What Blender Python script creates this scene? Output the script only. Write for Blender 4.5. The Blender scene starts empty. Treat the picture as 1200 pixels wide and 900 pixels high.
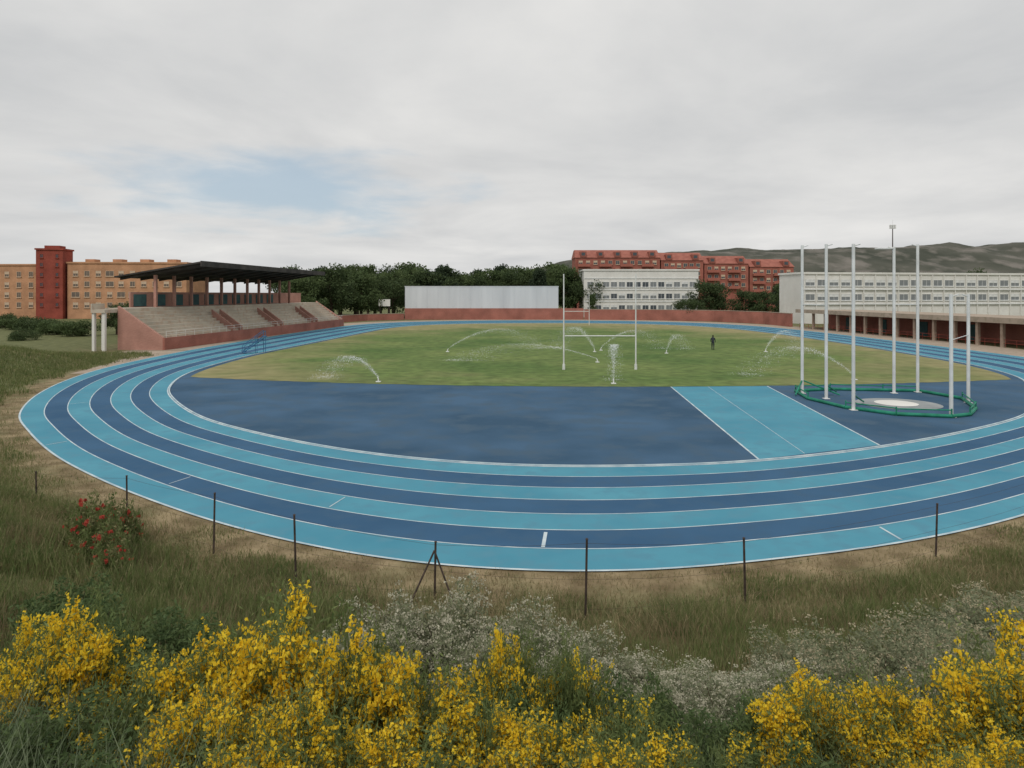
import bpy, math, random
import numpy as np
from mathutils import Vector, Matrix
random.seed(7); rng=np.random.default_rng(7)
scene=bpy.context.scene
COL=scene.collection

# ------------------------------------------------------------------ materials
def new_mat(name):
    m=bpy.data.materials.new(name); m.use_nodes=True
    nt=m.node_tree; b=nt.nodes["Principled BSDF"]
    b.inputs["Specular IOR Level"].default_value=0.2
    return m,nt,b
def noise_mat(name,ca,cb,scale=2.0,rough=0.85,bump=0.0,detail=6,lo=0.35,hi=0.65,scale2=None,cc=None,bscale=None,stretch=None,trans=0.0,metal=0.0):
    m,nt,b=new_mat(name); N=nt.nodes; L=nt.links
    tc=N.new("ShaderNodeTexCoord")
    src=tc.outputs["Object"]
    if stretch:
        mp=N.new("ShaderNodeMapping"); mp.inputs["Scale"].default_value=stretch
        L.new(src,mp.inputs["Vector"]); src=mp.outputs["Vector"]
    n=N.new("ShaderNodeTexNoise"); n.inputs["Scale"].default_value=scale; n.inputs["Detail"].default_value=detail
    L.new(src,n.inputs["Vector"])
    r=N.new("ShaderNodeValToRGB"); r.color_ramp.elements[0].position=lo; r.color_ramp.elements[1].position=hi
    r.color_ramp.elements[0].color=(*ca,1); r.color_ramp.elements[1].color=(*cb,1)
    L.new(n.outputs["Fac"],r.inputs["Fac"]); out=r.outputs["Color"]
    if cc is not None:
        n2=N.new("ShaderNodeTexNoise"); n2.inputs["Scale"].default_value=scale2 or scale*5; n2.inputs["Detail"].default_value=7
        L.new(src,n2.inputs["Vector"])
        r2=N.new("ShaderNodeValToRGB"); r2.color_ramp.elements[0].position=0.48; r2.color_ramp.elements[1].position=0.66
        L.new(n2.outputs["Fac"],r2.inputs["Fac"])
        mx=N.new("ShaderNodeMixRGB"); mx.inputs[2].default_value=(*cc,1)
        L.new(r2.outputs["Color"],mx.inputs[0]); L.new(out,mx.inputs[1]); out=mx.outputs[0]
    L.new(out,b.inputs["Base Color"]); b.inputs["Roughness"].default_value=rough; b.inputs["Metallic"].default_value=metal
    if bump>0:
        nb=N.new("ShaderNodeTexNoise"); nb.inputs["Scale"].default_value=bscale or scale*8; nb.inputs["Detail"].default_value=6
        L.new(src,nb.inputs["Vector"])
        bp=N.new("ShaderNodeBump"); bp.inputs["Strength"].default_value=bump; bp.inputs["Distance"].default_value=0.05
        L.new(nb.outputs["Fac"],bp.inputs["Height"]); L.new(bp.outputs["Normal"],b.inputs["Normal"])
    return m
def leaf_mat(name,ca,cb,scale=3.0,lo=0.3,hi=0.7,cc=None,tl=0.35):
    m=noise_mat(name,ca,cb,scale,0.75,0,4,lo,hi,scale*6 if cc else None,cc)
    nt=m.node_tree;N=nt.nodes;L=nt.links;b=N["Principled BSDF"]
    o=[x for x in N if x.type=='OUTPUT_MATERIAL'][0]
    t=N.new("ShaderNodeBsdfTranslucent"); mx=N.new("ShaderNodeMixShader"); mx.inputs[0].default_value=tl
    L.new(b.inputs["Base Color"].links[0].from_socket,t.inputs["Color"])
    L.new(b.outputs[0],mx.inputs[1]); L.new(t.outputs[0],mx.inputs[2]); L.new(mx.outputs[0],o.inputs["Surface"])
    return m
def brick_mat(name,ca,cb,mortar,scale=1.0):
    m,nt,b=new_mat(name);N=nt.nodes;L=nt.links
    tc=N.new("ShaderNodeTexCoord"); s=N.new("ShaderNodeSeparateXYZ"); L.new(tc.outputs["Object"],s.inputs[0])
    ad=N.new("ShaderNodeMath"); ad.operation='ADD'; L.new(s.outputs[0],ad.inputs[0]); L.new(s.outputs[1],ad.inputs[1])
    c=N.new("ShaderNodeCombineXYZ"); L.new(ad.outputs[0],c.inputs[0]); L.new(s.outputs[2],c.inputs[1])
    br=N.new("ShaderNodeTexBrick"); br.inputs["Scale"].default_value=scale; br.inputs["Brick Width"].default_value=0.5
    br.inputs["Row Height"].default_value=0.16; br.inputs["Mortar Size"].default_value=0.012
    br.inputs["Color1"].default_value=(*ca,1);br.inputs["Color2"].default_value=(*cb,1);br.inputs["Mortar"].default_value=(*mortar,1)
    L.new(c.outputs[0],br.inputs["Vector"])
    n=N.new("ShaderNodeTexNoise"); n.inputs["Scale"].default_value=0.35; n.inputs["Detail"].default_value=6; L.new(tc.outputs["Object"],n.inputs["Vector"])
    mr=N.new("ShaderNodeMapRange"); mr.inputs[1].default_value=.3; mr.inputs[2].default_value=.7; mr.inputs[3].default_value=.72; mr.inputs[4].default_value=1.12
    L.new(n.outputs["Fac"],mr.inputs[0])
    mx=N.new("ShaderNodeVectorMath"); mx.operation='SCALE'; L.new(br.outputs["Color"],mx.inputs[0]); L.new(mr.outputs[0],mx.inputs["Scale"])
    L.new(mx.outputs[0],b.inputs["Base Color"]); b.inputs["Roughness"].default_value=.9
    return m

M={}
M['light']=noise_mat("track_light_blue",(.060,.235,.330),(.100,.315,.405),0.25,.95,.15,9,.3,.7,1.3,(.088,.255,.342),40)
M['dark']=noise_mat("track_dark_blue",(.030,.088,.170),(.050,.125,.225),0.22,.95,.15,9,.3,.7,1.1,(.046,.108,.188),40)
M['darkD']=noise_mat("infield_dark_blue",(.034,.082,.142),(.058,.122,.205),0.16,.95,.15,10,.38,.62,.55,(.058,.106,.160),40)
M['line']=noise_mat("line_paint",(.36,.47,.53),(.58,.66,.68),1.5,.7)
M['white']=noise_mat("white_paint",(.60,.61,.60),(.74,.75,.74),1.2,.55)
M['whitewall']=noise_mat("white_render",(.62,.61,.57),(.76,.75,.71),0.25,.85,.1,6,.3,.7,1.1,(.68,.66,.62))
M['canvas']=noise_mat("white_cladding",(.54,.56,.58),(.64,.66,.68),0.1,.8,0,6,.3,.7,stretch=(4,4,.4))
M['redwall']=brick_mat("red_brick",(.37,.14,.105),(.32,.12,.09),(.36,.20,.16),2)
M['sidewall']=brick_mat("faded_red_brick",(.47,.25,.20),(.41,.21,.165),(.44,.28,.22),2)
M['redbrick2']=brick_mat("apartment_red_brick",(.36,.125,.090),(.31,.105,.08),(.30,.14,.11),1.5)
M['redtower']=brick_mat("tower_red_brick",(.32,.075,.05),(.27,.062,.045),(.25,.08,.06),1.5)
M['tan']=brick_mat("tan_brick",(.55,.30,.17),(.49,.26,.15),(.46,.28,.17),1.5)
M['orange']=noise_mat("roof_tile",(.28,.105,.08),(.36,.14,.105),.6,.85,.1)
M['concrete']=noise_mat("bleacher_concrete",(.42,.37,.30),(.56,.50,.41),.3,.9,.2,8,.3,.7,1.4,(.46,.36,.28))
M['greyslab']=noise_mat("grey_concrete",(.22,.24,.25),(.34,.36,.36),.8,.9,.2,8,.3,.7)
M['pave']=noise_mat("paving",(.34,.27,.21),(.43,.35,.28),.3,.9,.1,8,.3,.7,2,(.30,.25,.19))
M['roofdark']=noise_mat("canopy_steel",(.040,.036,.034),(.085,.076,.070),.5,.8)
M['glass']=noise_mat("window_glass",(.06,.07,.08),(.10,.115,.13),.5,.3)
M['glass2']=noise_mat("pale_window_glass",(.18,.195,.205),(.27,.285,.29),.3,.35)
M['green']=noise_mat("green_padding",(.015,.17,.10),(.03,.26,.17),1.6,.6,.3)
M['steelpost']=noise_mat("rusty_post",(.035,.028,.024),(.085,.060,.048),6,.7)
M['bluepaint']=noise_mat("blue_paint",(.03,.10,.20),(.04,.15,.28),1,.5)
M['teal']=noise_mat("teal_panel",(.04,.09,.10),(.06,.14,.14),1,.6)
M['bark']=noise_mat("bark",(.045,.032,.022),(.09,.065,.045),4,.9,.4)
M['treeA']=leaf_mat("foliage_dark",(.045,.072,.030),(.092,.125,.050),.45)
M['treeB']=leaf_mat("foliage_mid",(.062,.098,.038),(.12,.16,.064),.5)
M['treeP']=leaf_mat("foliage_pine",(.034,.056,.030),(.064,.090,.048),.5)
M['yellow']=leaf_mat("broom_petals",(.80,.52,.020),(.93,.72,.060),9,.3,.65,None,.42)
M['stem']=leaf_mat("broom_stems",(.085,.130,.045),(.210,.250,.095),5)
M['greyleaf']=leaf_mat("grey_leaves",(.15,.18,.10),(.31,.32,.20),7)
M['whitefl']=leaf_mat("cream_flowers",(.40,.38,.27),(.60,.57,.45),9)
M['beige']=leaf_mat("beige_seedheads",(.34,.30,.19),(.52,.46,.32),7)
M['poppy']=leaf_mat("poppy_petals",(.36,.05,.035),(.50,.09,.06),9)
M['meadow']=leaf_mat("meadow_blades",(.080,.130,.038),(.190,.215,.080),1.2,.3,.7,(.28,.25,.13))
M['brown']=leaf_mat("withered_blades",(.17,.125,.070),(.33,.255,.145),1.3,.3,.7,(.12,.15,.06))
M['dry']=leaf_mat("dry_blades",(.24,.19,.105),(.39,.32,.185),1.5,.3,.7,(.13,.15,.06))
M['thistle']=leaf_mat("thistle_blades",(.11,.155,.085),(.23,.27,.16),2.5)
M['darkleaf']=leaf_mat("mid_green_leaves",(.058,.100,.036),(.14,.19,.075),6)

m,nt,b=new_mat("ground_soil_and_turf");N=nt.nodes;L=nt.links
tc=N.new("ShaderNodeTexCoord"); at=N.new("ShaderNodeAttribute"); at.attribute_name="zone"
def nz(s,d=8):
    n=N.new("ShaderNodeTexNoise"); n.inputs["Scale"].default_value=s; n.inputs["Detail"].default_value=d
    L.new(tc.outputs["Object"],n.inputs["Vector"]); return n
def ramp(src,p0,c0,p1,c1):
    r=N.new("ShaderNodeValToRGB"); r.color_ramp.elements[0].position=p0; r.color_ramp.elements[1].position=p1
    r.color_ramp.elements[0].color=(*c0,1); r.color_ramp.elements[1].color=(*c1,1); L.new(src,r.inputs["Fac"]); return r
dryc=ramp(nz(1.0,10).outputs["Fac"],.36,(.150,.112,.060),.66,(.32,.25,.148))
grnc=ramp(nz(1.1).outputs["Fac"],.3,(.078,.092,.034),.7,(.175,.180,.080))
mx=N.new("ShaderNodeMixRGB"); 
nn=nz(.6); ad=N.new("ShaderNodeMath"); ad.operation='ADD'; L.new(at.outputs["Fac"],ad.inputs[0])
mr=N.new("ShaderNodeMapRange"); mr.inputs[1].default_value=.3;mr.inputs[2].default_value=.7; mr.inputs[3].default_value=-.5; mr.inputs[4].default_value=.5; L.new(nn.outputs["Fac"],mr.inputs[0]); L.new(mr.outputs[0],ad.inputs[1])
cl=N.new("ShaderNodeClamp"); L.new(ad.outputs[0],cl.inputs[0])
L.new(cl.outputs[0],mx.inputs[0]); L.new(dryc.outputs[0],mx.inputs[1]); L.new(grnc.outputs[0],mx.inputs[2])
L.new(mx.outputs[0],b.inputs["Base Color"]); b.inputs["Roughness"].default_value=.95
bp=N.new("ShaderNodeBump"); bp.inputs["Strength"].default_value=.7; bp.inputs["Distance"].default_value=.08
L.new(nz(7).outputs["Fac"],bp.inputs["Height"]); L.new(bp.outputs[0],b.inputs["Normal"])
M['ground']=m
m,nt,b=new_mat("pitch_turf");N=nt.nodes;L=nt.links
tc=N.new("ShaderNodeTexCoord")
gr=ramp(nz(.09,6).outputs["Fac"],.32,(.078,.140,.034),.68,(.165,.215,.066))
fine=ramp(nz(1.0,9).outputs["Fac"],.32,(.70,.70,.70),.68,(1.18,1.18,1.18))
mul=N.new("ShaderNodeMixRGB"); mul.blend_type='MULTIPLY'; mul.inputs[0].default_value=1; L.new(gr.outputs[0],mul.inputs[1]); L.new(fine.outputs[0],mul.inputs[2])
dr=ramp(nz(.5,8).outputs["Fac"],.3,(.20,.190,.085),.7,(.32,.28,.14))
vm=N.new("ShaderNodeVectorMath"); vm.operation='SUBTRACT'; vm.inputs[1].default_value=(7,88,0); L.new(tc.outputs["Object"],vm.inputs[0])
v2=N.new("ShaderNodeVectorMath"); v2.operation='MULTIPLY'; v2.inputs[1].default_value=(1/34,1/50,0); L.new(vm.outputs[0],v2.inputs[0])
ln=N.new("ShaderNodeVectorMath"); ln.operation='LENGTH'; L.new(v2.outputs[0],ln.inputs[0])
n3=nz(.12,5); a2=N.new("ShaderNodeMath"); a2.operation='MULTIPLY_ADD'; a2.inputs[1].default_value=.9; L.new(n3.outputs["Fac"],a2.inputs[0]); L.new(ln.outputs["Value"],a2.inputs[2])
mr=N.new("ShaderNodeMapRange"); mr.inputs[1].default_value=1.22; mr.inputs[2].default_value=1.65; L.new(a2.outputs[0],mr.inputs[0])
mx=N.new("ShaderNodeMixRGB"); L.new(mr.outputs[0],mx.inputs[0]); L.new(mul.outputs[0],mx.inputs[1]); L.new(dr.outputs[0],mx.inputs[2])
L.new(mx.outputs[0],b.inputs["Base Color"]); b.inputs["Roughness"].default_value=.95
bp=N.new("ShaderNodeBump"); bp.inputs["Strength"].default_value=.5; bp.inputs["Distance"].default_value=.05
L.new(nz(6).outputs["Fac"],bp.inputs["Height"]); L.new(bp.outputs[0],b.inputs["Normal"])
M['turf']=m
m=bpy.data.materials.new("water_spray"); m.use_nodes=True; nt=m.node_tree;N=nt.nodes;L=nt.links
b=N["Principled BSDF"]; b.inputs["Base Color"].default_value=(.85,.88,.9,1); b.inputs["Roughness"].default_value=.5
t=N.new("ShaderNodeBsdfTransparent"); mx=N.new("ShaderNodeMixShader")
nn=N.new("ShaderNodeTexNoise"); nn.inputs["Scale"].default_value=3; mr=N.new("ShaderNodeMapRange"); mr.inputs[3].default_value=.12; mr.inputs[4].default_value=.38
L.new(nn.outputs["Fac"],mr.inputs[0]); L.new(mr.outputs[0],mx.inputs[0])
o=[x for x in N if x.type=='OUTPUT_MATERIAL'][0]; L.new(t.outputs[0],mx.inputs[1]); L.new(b.outputs[0],mx.inputs[2]); L.new(mx.outputs[0],o.inputs["Surface"])
M['water']=m
M['hill']=noise_mat("hill_scrub",(.050,.056,.042),(.092,.092,.074),.010,.95,0,12,.38,.62,.022,(.18,.165,.145))

# ------------------------------------------------------------------ helpers
def link(o,parent=None):
    COL.objects.link(o)
    if parent is not None: o.parent=parent
    return o
def tag(o,label=None,cat=None,group=None,kind=None):
    if label:o["label"]=label
    if cat:o["category"]=cat
    if group:o["group"]=group
    if kind:o["kind"]=kind
    return o
def empty(name,loc,rotz=0,**k):
    o=bpy.data.objects.new(name,None); o.empty_display_size=.3; o.location=loc; o.rotation_euler=(0,0,rotz); link(o); return tag(o,**k)
def mesh_from(name,V,F,mats,mi=None,smooth=False):
    me=bpy.data.meshes.new(name)
    me.from_pydata(V if isinstance(V,list) else V.tolist(),[],F if isinstance(F,list) else F.tolist())
    for x in mats: me.materials.append(x)
    if mi is not None: me.polygons.foreach_set("material_index",np.array(mi,dtype=np.int32))
    if smooth: me.polygons.foreach_set("use_smooth",np.ones(len(me.polygons),dtype=bool))
    me.update(); return me
def obj(name,me,parent=None,loc=(0,0,0),rotz=0,**k):
    o=bpy.data.objects.new(name,me); o.location=loc; o.rotation_euler=(0,0,rotz); link(o,parent); return tag(o,**k)
class MB:
    def __init__(s): s.V=[];s.F=[];s.I=[]
    def box(s,x0,x1,y0,y1,z0,z1,mi=0):
        b=len(s.V); s.V+= [(x0,y0,z0),(x1,y0,z0),(x1,y1,z0),(x0,y1,z0),(x0,y0,z1),(x1,y0,z1),(x1,y1,z1),(x0,y1,z1)]
        for f in ((0,3,2,1),(4,5,6,7),(0,1,5,4),(1,2,6,5),(2,3,7,6),(3,0,4,7)): s.F.append(tuple(b+i for i in f)); s.I.append(mi)
    def hexa(s,P,mi=0):
        b=len(s.V); s.V+=[tuple(p) for p in P]
        for f in ((0,3,2,1),(4,5,6,7),(0,1,5,4),(1,2,6,5),(2,3,7,6),(3,0,4,7)): s.F.append(tuple(b+i for i in f)); s.I.append(mi)
    def tube(s,p0,p1,r0,r1=None,n=8,mi=0):
        r1=r0 if r1 is None else r1
        p0=Vector(p0);p1=Vector(p1);d=(p1-p0).normalized(); a=d.orthogonal().normalized(); c=d.cross(a); b=len(s.V)
        for p,r in ((p0,r0),(p1,r1)):
            for i in range(n):
                t=2*math.pi*i/n; s.V.append(tuple(p+a*(r*math.cos(t))+c*(r*math.sin(t))))
        for i in range(n): s.F.append((b+i,b+(i+1)%n,b+n+(i+1)%n,b+n+i)); s.I.append(mi)
        s.F.append(tuple(b+i for i in reversed(range(n)))); s.I.append(mi)
        s.F.append(tuple(b+n+i for i in range(n))); s.I.append(mi)
    def poly(s,P,mi=0):
        b=len(s.V); s.V+=[tuple(p) for p in P]; s.F.append(tuple(range(b,b+len(P)))); s.I.append(mi)
    def mesh(s,name,mats,smooth=False): return mesh_from(name,s.V,s.F,mats,s.I,smooth)
def leaf_quads(C,size,ratio=.6,up=0.0):
    n=len(C); a=rng.normal(size=(n,3)); a[:,2]+=up; a/=np.linalg.norm(a,axis=1)[:,None]
    r=rng.normal(size=(n,3)); b=np.cross(a,r); b/=np.linalg.norm(b,axis=1)[:,None]
    s=np.asarray(size).reshape(-1,1)*np.ones((n,1))
    A=a*s; B=b*s*ratio
    V=np.stack([C-A,C-B*.9,C+A,C+B*.9],1).reshape(-1,3)
    F=np.arange(4*n).reshape(n,4); return V,F
def blades(P,h,w,lean):
    n=len(P); th=rng.uniform(0,2*np.pi,n); side=np.stack([np.cos(th),np.sin(th),0*th],1)*(w.reshape(-1,1)/2)
    ph=rng.uniform(0,2*np.pi,n); ln=np.stack([np.cos(ph),np.sin(ph),0*ph],1)*(h*lean).reshape(-1,1)
    up=np.zeros((n,3)); up[:,2]=h
    mid=P+up*.55+ln*.35; top=P+up+ln
    V=np.stack([P-side,P+side,mid+side*.8,mid-side*.8,top+side*.12,top-side*.12],1).reshape(-1,3)
    b=np.arange(n)*6
    F=np.concatenate([np.stack([b,b+1,b+2,b+3],1),np.stack([b+3,b+2,b+4,b+5],1)],0); return V,F
def join(parts):
    V=[];F=[];o=0
    for v,f in parts: V.append(v);F.append(f+o);o+=len(v)
    return np.concatenate(V),np.concatenate(F)
def sstep(a,b,x):
    t=np.clip((x-a)/(b-a),0,1); return t*t*(3-2*t)

# ------------------------------------------------------------------ track outlines (plan, metres)
C=np.array([8.0,80.0])
outer=[(1.65,16.2),(-1.05,16.45),(-3.2,17),(-5.7,18.05),(-8.8,19.8),(-12.5,22.4),(-16.1,25.3),(-19.5,28.4),(-23.7,32.9),(-27.6,37.6),(-31.8,45),(-35.2,53.7),(-37.4,63.4),(-38.6,78.5),(-38.6,92),(-38,112),(-36.5,130),(-34,148),(-26,162),(-10,171),(8,173),(28,169),(43,158),(51,143),(54,125),(55,100),(55,80),(54,64),(50.5,53),(44.5,43),(37,35.5),(29,29),(22,24.2),(15.6,20.4),(11.8,18.6),(9,17.6),(6.5,16.95),(4.2,16.4)]
inner=[(1.33,26.05),(-2,26.6),(-5.3,27.8),(-8.6,29.6),(-12.6,32.5),(-16.8,36.3),(-21.2,42.1),(-24.5,47.8),(-27.2,55.4),(-28.4,63.4),(-28.8,75),(-28,90),(-27,105),(-26,120),(-24.5,134),(-19,147),(-8,154),(8,156.5),(24,154),(36,146),(42.5,133),(45,118),(45.8,99),(45.3,80),(44,65),(41.3,55),(36.8,47.5),(33,42.2),(28.3,37),(22.2,32.7),(16.7,29.6),(12.3,27.7),(8.4,26.5),(4.6,26.05)]
def polar(pts,n=900,sig=1.1):
    P=np.array(pts); k=len(P); D=[]
    for i in range(k):
        p0,p1,p2,p3=P[i-1],P[i],P[(i+1)%k],P[(i+2)%k]
        for t in np.linspace(0,1,12,endpoint=False):
            D.append(.5*((2*p1)+(-p0+p2)*t+(2*p0-5*p1+4*p2-p3)*t*t+(-p0+3*p1-3*p2+p3)*t**3))
    D=np.array(D)-C; ph=np.arctan2(D[:,1],D[:,0]); r=np.hypot(D[:,0],D[:,1]); o=np.argsort(ph)
    g=np.linspace(-np.pi,np.pi,n,endpoint=False); R=np.interp(g,ph[o],r[o],period=2*np.pi)
    s=sig/360*n; kk=np.arange(-int(4*s),int(4*s)+1); w=np.exp(-.5*(kk/s)**2); w/=w.sum()
    R=sum(wi*np.roll(R,k2) for wi,k2 in zip(w,kk)); return g,R
PH,RO=polar(outer); _,RI=polar(inner)
def ring(k,n=7):
    r=RI+(RO-RI)*k/n; return np.stack([C[0]+r*np.cos(PH),C[1]+r*np.sin(PH)],1)
def normals(P):
    t=np.roll(P,-1,0)-np.roll(P,1,0); t/=np.linalg.norm(t,axis=1)[:,None]; return np.stack([t[:,1],-t[:,0]],1)
OUT=ring(7); INN=ring(0)
def sd(x,y):
    x=np.asarray(x,float);y=np.asarray(y,float); sh=x.shape; x=x.ravel();y=y.ravel(); d=np.empty(len(x))
    for i in range(0,len(x),4000):
        q=np.stack([x[i:i+4000],y[i:i+4000]],1); d[i:i+4000]=np.sqrt(((q[:,None,:]-OUT[None])**2).sum(2).min(1))
    rr=np.hypot(x-C[0],y-C[1]); ro=np.interp(np.arctan2(y-C[1],x-C[0]),PH,RO,period=2*np.pi)
    return np.where(rr<ro,-d,d).reshape(sh)
def hgt(x,y,d=None):
    x=np.asarray(x,float);y=np.asarray(y,float)
    if d is None:d=sd(x,y)
    near=np.interp(d,[0,.3,3.0,6.2,10.2,12.2,13.7,16,40],[-.03,0,.06,1.05,2.45,3.1,3.6,4.3,5.0])
    far=np.interp(d,[0,.3,3,9,14,40],[-.03,0,.05,1.7,2.0,1.6])
    w=sstep(18,38,y); kill=1-sstep(60,74,y)
    h=kill*((1-w)*near+w*far)
    bump=(np.sin(x*1.3+y*.7)+np.sin(y*1.9-x*.8)+np.sin(x*3.1+1)*.5)*.05*np.clip((d-2)/4,0,1)*kill
    return np.where(d<.3,-.03,h+bump-.02)

# ------------------------------------------------------------------ ground
def axis(parts):
    a=[]
    for s,e,st in parts: a+=list(np.arange(s,e,st))
    return np.array(a)
xs=axis([(-25,25,.4),(25,70,1.2)]); xs=np.concatenate([-np.array([6000,4000,2500,1500,1000,700,500,350,250,180,140,110,90,78]),np.arange(-70,-25,1.2),xs,np.array([75,90,110,140,180,250,350,500,700,1000,1500,2500,4000,6000])])
ys=np.concatenate([[-300,-150,-80,-50,-35,-25,-18,-12,-8],np.arange(-5,30,.4),np.arange(30,80,1.1),[82,88,96,106,120,140,165,190,220,270,350,500,700,1000,1500,2500,4000,7000]])
X,Y=np.meshgrid(xs,ys); D=sd(X,Y); Z=hgt(X,Y,D)
V=np.stack([X.ravel(),Y.ravel(),Z.ravel()],1); nx=len(xs);ny=len(ys)
i=np.arange(nx-1)[None]+np.arange(ny-1)[:,None]*nx; F=np.stack([i,i+1,i+nx+1,i+nx],-1).reshape(-1,4)
me=mesh_from("ground",V,F,[M['ground']],smooth=True)
at=me.attributes.new("zone",'FLOAT','POINT')
zone=np.clip((D-.6)/2.4,0,1)*1.3-.1; zone=np.where((Y>60),np.clip((D-3)/12,0.6,1.4),zone)
at.data.foreach_set("value",zone.ravel().astype(np.float32))
obj("ground",me,label="grassy ground with raised bank around the track",kind="structure",cat="ground")

# ------------------------------------------------------------------ track
def ring_faces(a,b,n,off): 
    i=np.arange(n); j=(i+1)%n
    return np.stack([a*n+i,b*n+i,b*n+j,a*n+j],1)+off
n=len(PH); V=[];F=[];I=[]
for k in range(8):
    P=ring(k); V.append(np.column_stack([P,np.zeros(n)]))
for k in range(7):
    F.append(ring_faces(k,k+1,n,0)); I+= [0 if k%2==0 else 1]*n
me=mesh_from("running_track",np.concatenate(V),np.concatenate(F),[M['light'],M['dark']],I)
obj("running_track",me,label="seven-lane running track in light and dark blue bands",kind="structure",cat="running track")
V=[];F=[];off=0
for k in range(8):
    P=ring(k); N_=normals(P); w=.026 if k not in(0,7) else .045
    V+= [np.column_stack([P-N_*w,np.full(n,.006)]),np.column_stack([P+N_*w,np.full(n,.006)])]
    F.append(ring_faces(0,1,n,off)); off+=2*n
Vx=np.concatenate(V); Fx=np.concatenate(F)
mk=MB()
def lane_mark(phi,k0,k1,w=.06,z=.0075):
    r0=np.interp(phi,PH,RI,period=2*np.pi); r1=np.interp(phi,PH,RO,period=2*np.pi)
    a=r0+(r1-r0)*k0/7; b_=r0+(r1-r0)*k1/7; c,s=math.cos(phi),math.sin(phi); 
    p=[(C[0]+a*c-s*w*q,C[1]+a*s+c*w*q,z) for q in(-1,1)]; q2=[(C[0]+b_*c-s*w*q,C[1]+b_*s+c*w*q,z) for q in(1,-1)]
    mk.poly(p+q2)
def phi_at(x,y): return math.atan2(y-C[1],x-C[0])
lane_mark(phi_at(.85,18),5.15,5.95,.05)
lane_mark(phi_at(-12,24),5.1,5.9,.02); lane_mark(phi_at(-20,31),6.1,6.9,.02);lane_mark(phi_at(-26,42),4.1,4.9,.02)
lane_mark(phi_at(10.6,18.6),6.1,6.9,.035); lane_mark(phi_at(-6,20),4.1,4.9,.02)
for k in range(7): lane_mark(phi_at(-33,86+k*2.5),k+.05,k+.95,.05)
b0=len(Vx); Vx=np.vstack([Vx,np.array(mk.V)]); Fx=Fx.tolist()+[tuple(b0+q for q in f) for f in mk.F]
obj("lane_lines",mesh_from("lane_lines",Vx.tolist(),Fx,[M['line']]),label="white painted lane lines on the running track",kind="structure",cat="lane lines")
P=INN; obj("infield_apron",mesh_from("infield_apron",np.column_stack([P,np.full(n,0.0)]).tolist(),[tuple(range(n))],[M['darkD']]),label="dark blue synthetic apron inside the bend",kind="structure",cat="infield")
N_=normals(INN); A=INN-N_*.14;B=INN-N_*.07
V=np.concatenate([np.column_stack([A,np.zeros(n)]),np.column_stack([A,np.full(n,.05)]),np.column_stack([B,np.full(n,.05)]),np.column_stack([B,np.zeros(n)])])
F=np.concatenate([ring_faces(0,1,n,0),ring_faces(1,2,n,0),ring_faces(2,3,n,0)])
obj("track_kerb",mesh_from("track_kerb",V,F,[M['line']]),label="low white kerb along the inside lane",kind="structure",cat="kerb")
def dline(x): return 48.6+ .0042*(x-8)**2 + (.0012*(np.maximum(0,-x))**2)
IN2=INN-normals(INN)*.8
pts=IN2; above=pts[:,1]>dline(pts[:,0])
st=[q for q in range(n) if above[q] and not above[q-1]][0]
seq=[pts[(st+q)%n] for q in range(above.sum())]
x0,x1=seq[-1][0],seq[0][0]
ed=[(x,float(dline(x))+.06*math.sin(x*2.1)+.05*math.sin(x*5.3)) for x in np.linspace(x0,x1,120)[1:-1]]
PL=[(p[0],p[1],.012) for p in seq]+[(a,b_,.012) for a,b_ in ed]
obj("grass_pitch",mesh_from("grass_pitch",PL,[tuple(range(len(PL)))],[M['turf']]),label="green grass pitch with dry patchy edges",kind="structure",cat="grass pitch")
mb=MB(); q=[(10.0,27.2),(16.3,29.75),(18.6,48.9),(11.5,48.55)]
mb.poly([(a,b_,.005) for a,b_ in q])
obj("high_jump_runway",mb.mesh("high_jump_runway",[M['light']]),label="light blue runway strip crossing the dark apron",kind="structure",cat="runway")
mb=MB()
def strip(a,b_,w,z=.011):
    a=np.array(a);b_=np.array(b_);d=(b_-a)/np.linalg.norm(b_-a);nn_=np.array([-d[1],d[0]])*w
    mb.poly([(*(a-nn_),z),(*(b_-nn_),z),(*(b_+nn_),z),(*(a+nn_),z)])
strip(q[0],q[3],.045);strip(q[1],q[2],.045);strip((12.3,28.2),(14.2,48.6),.015)
obj("runway_lines",mb.mesh("runway_lines",[M['line']]),label="white edge lines of the runway",kind="structure",cat="runway lines")
r0=RO+.05; sel=np.where(((C[1]+RO*np.sin(PH))>58))[0]
ins=np.stack([C[0]+r0*np.cos(PH),C[1]+r0*np.sin(PH)],1); ow=ring(7)+normals(ring(7))*7
V=[];F=[]
sel=sel[np.argsort(PH[sel])]
for a in sel: V+= [(*ins[a],-.004),(*ow[a],-.004)]
for a in range(len(sel)-1): F.append((2*a,2*a+1,2*a+3,2*a+2))
obj("perimeter_path",mesh_from("perimeter_path",V,F,[M['pave']]),label="pinkish paved path around the far track",kind="structure",cat="path")

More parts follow.
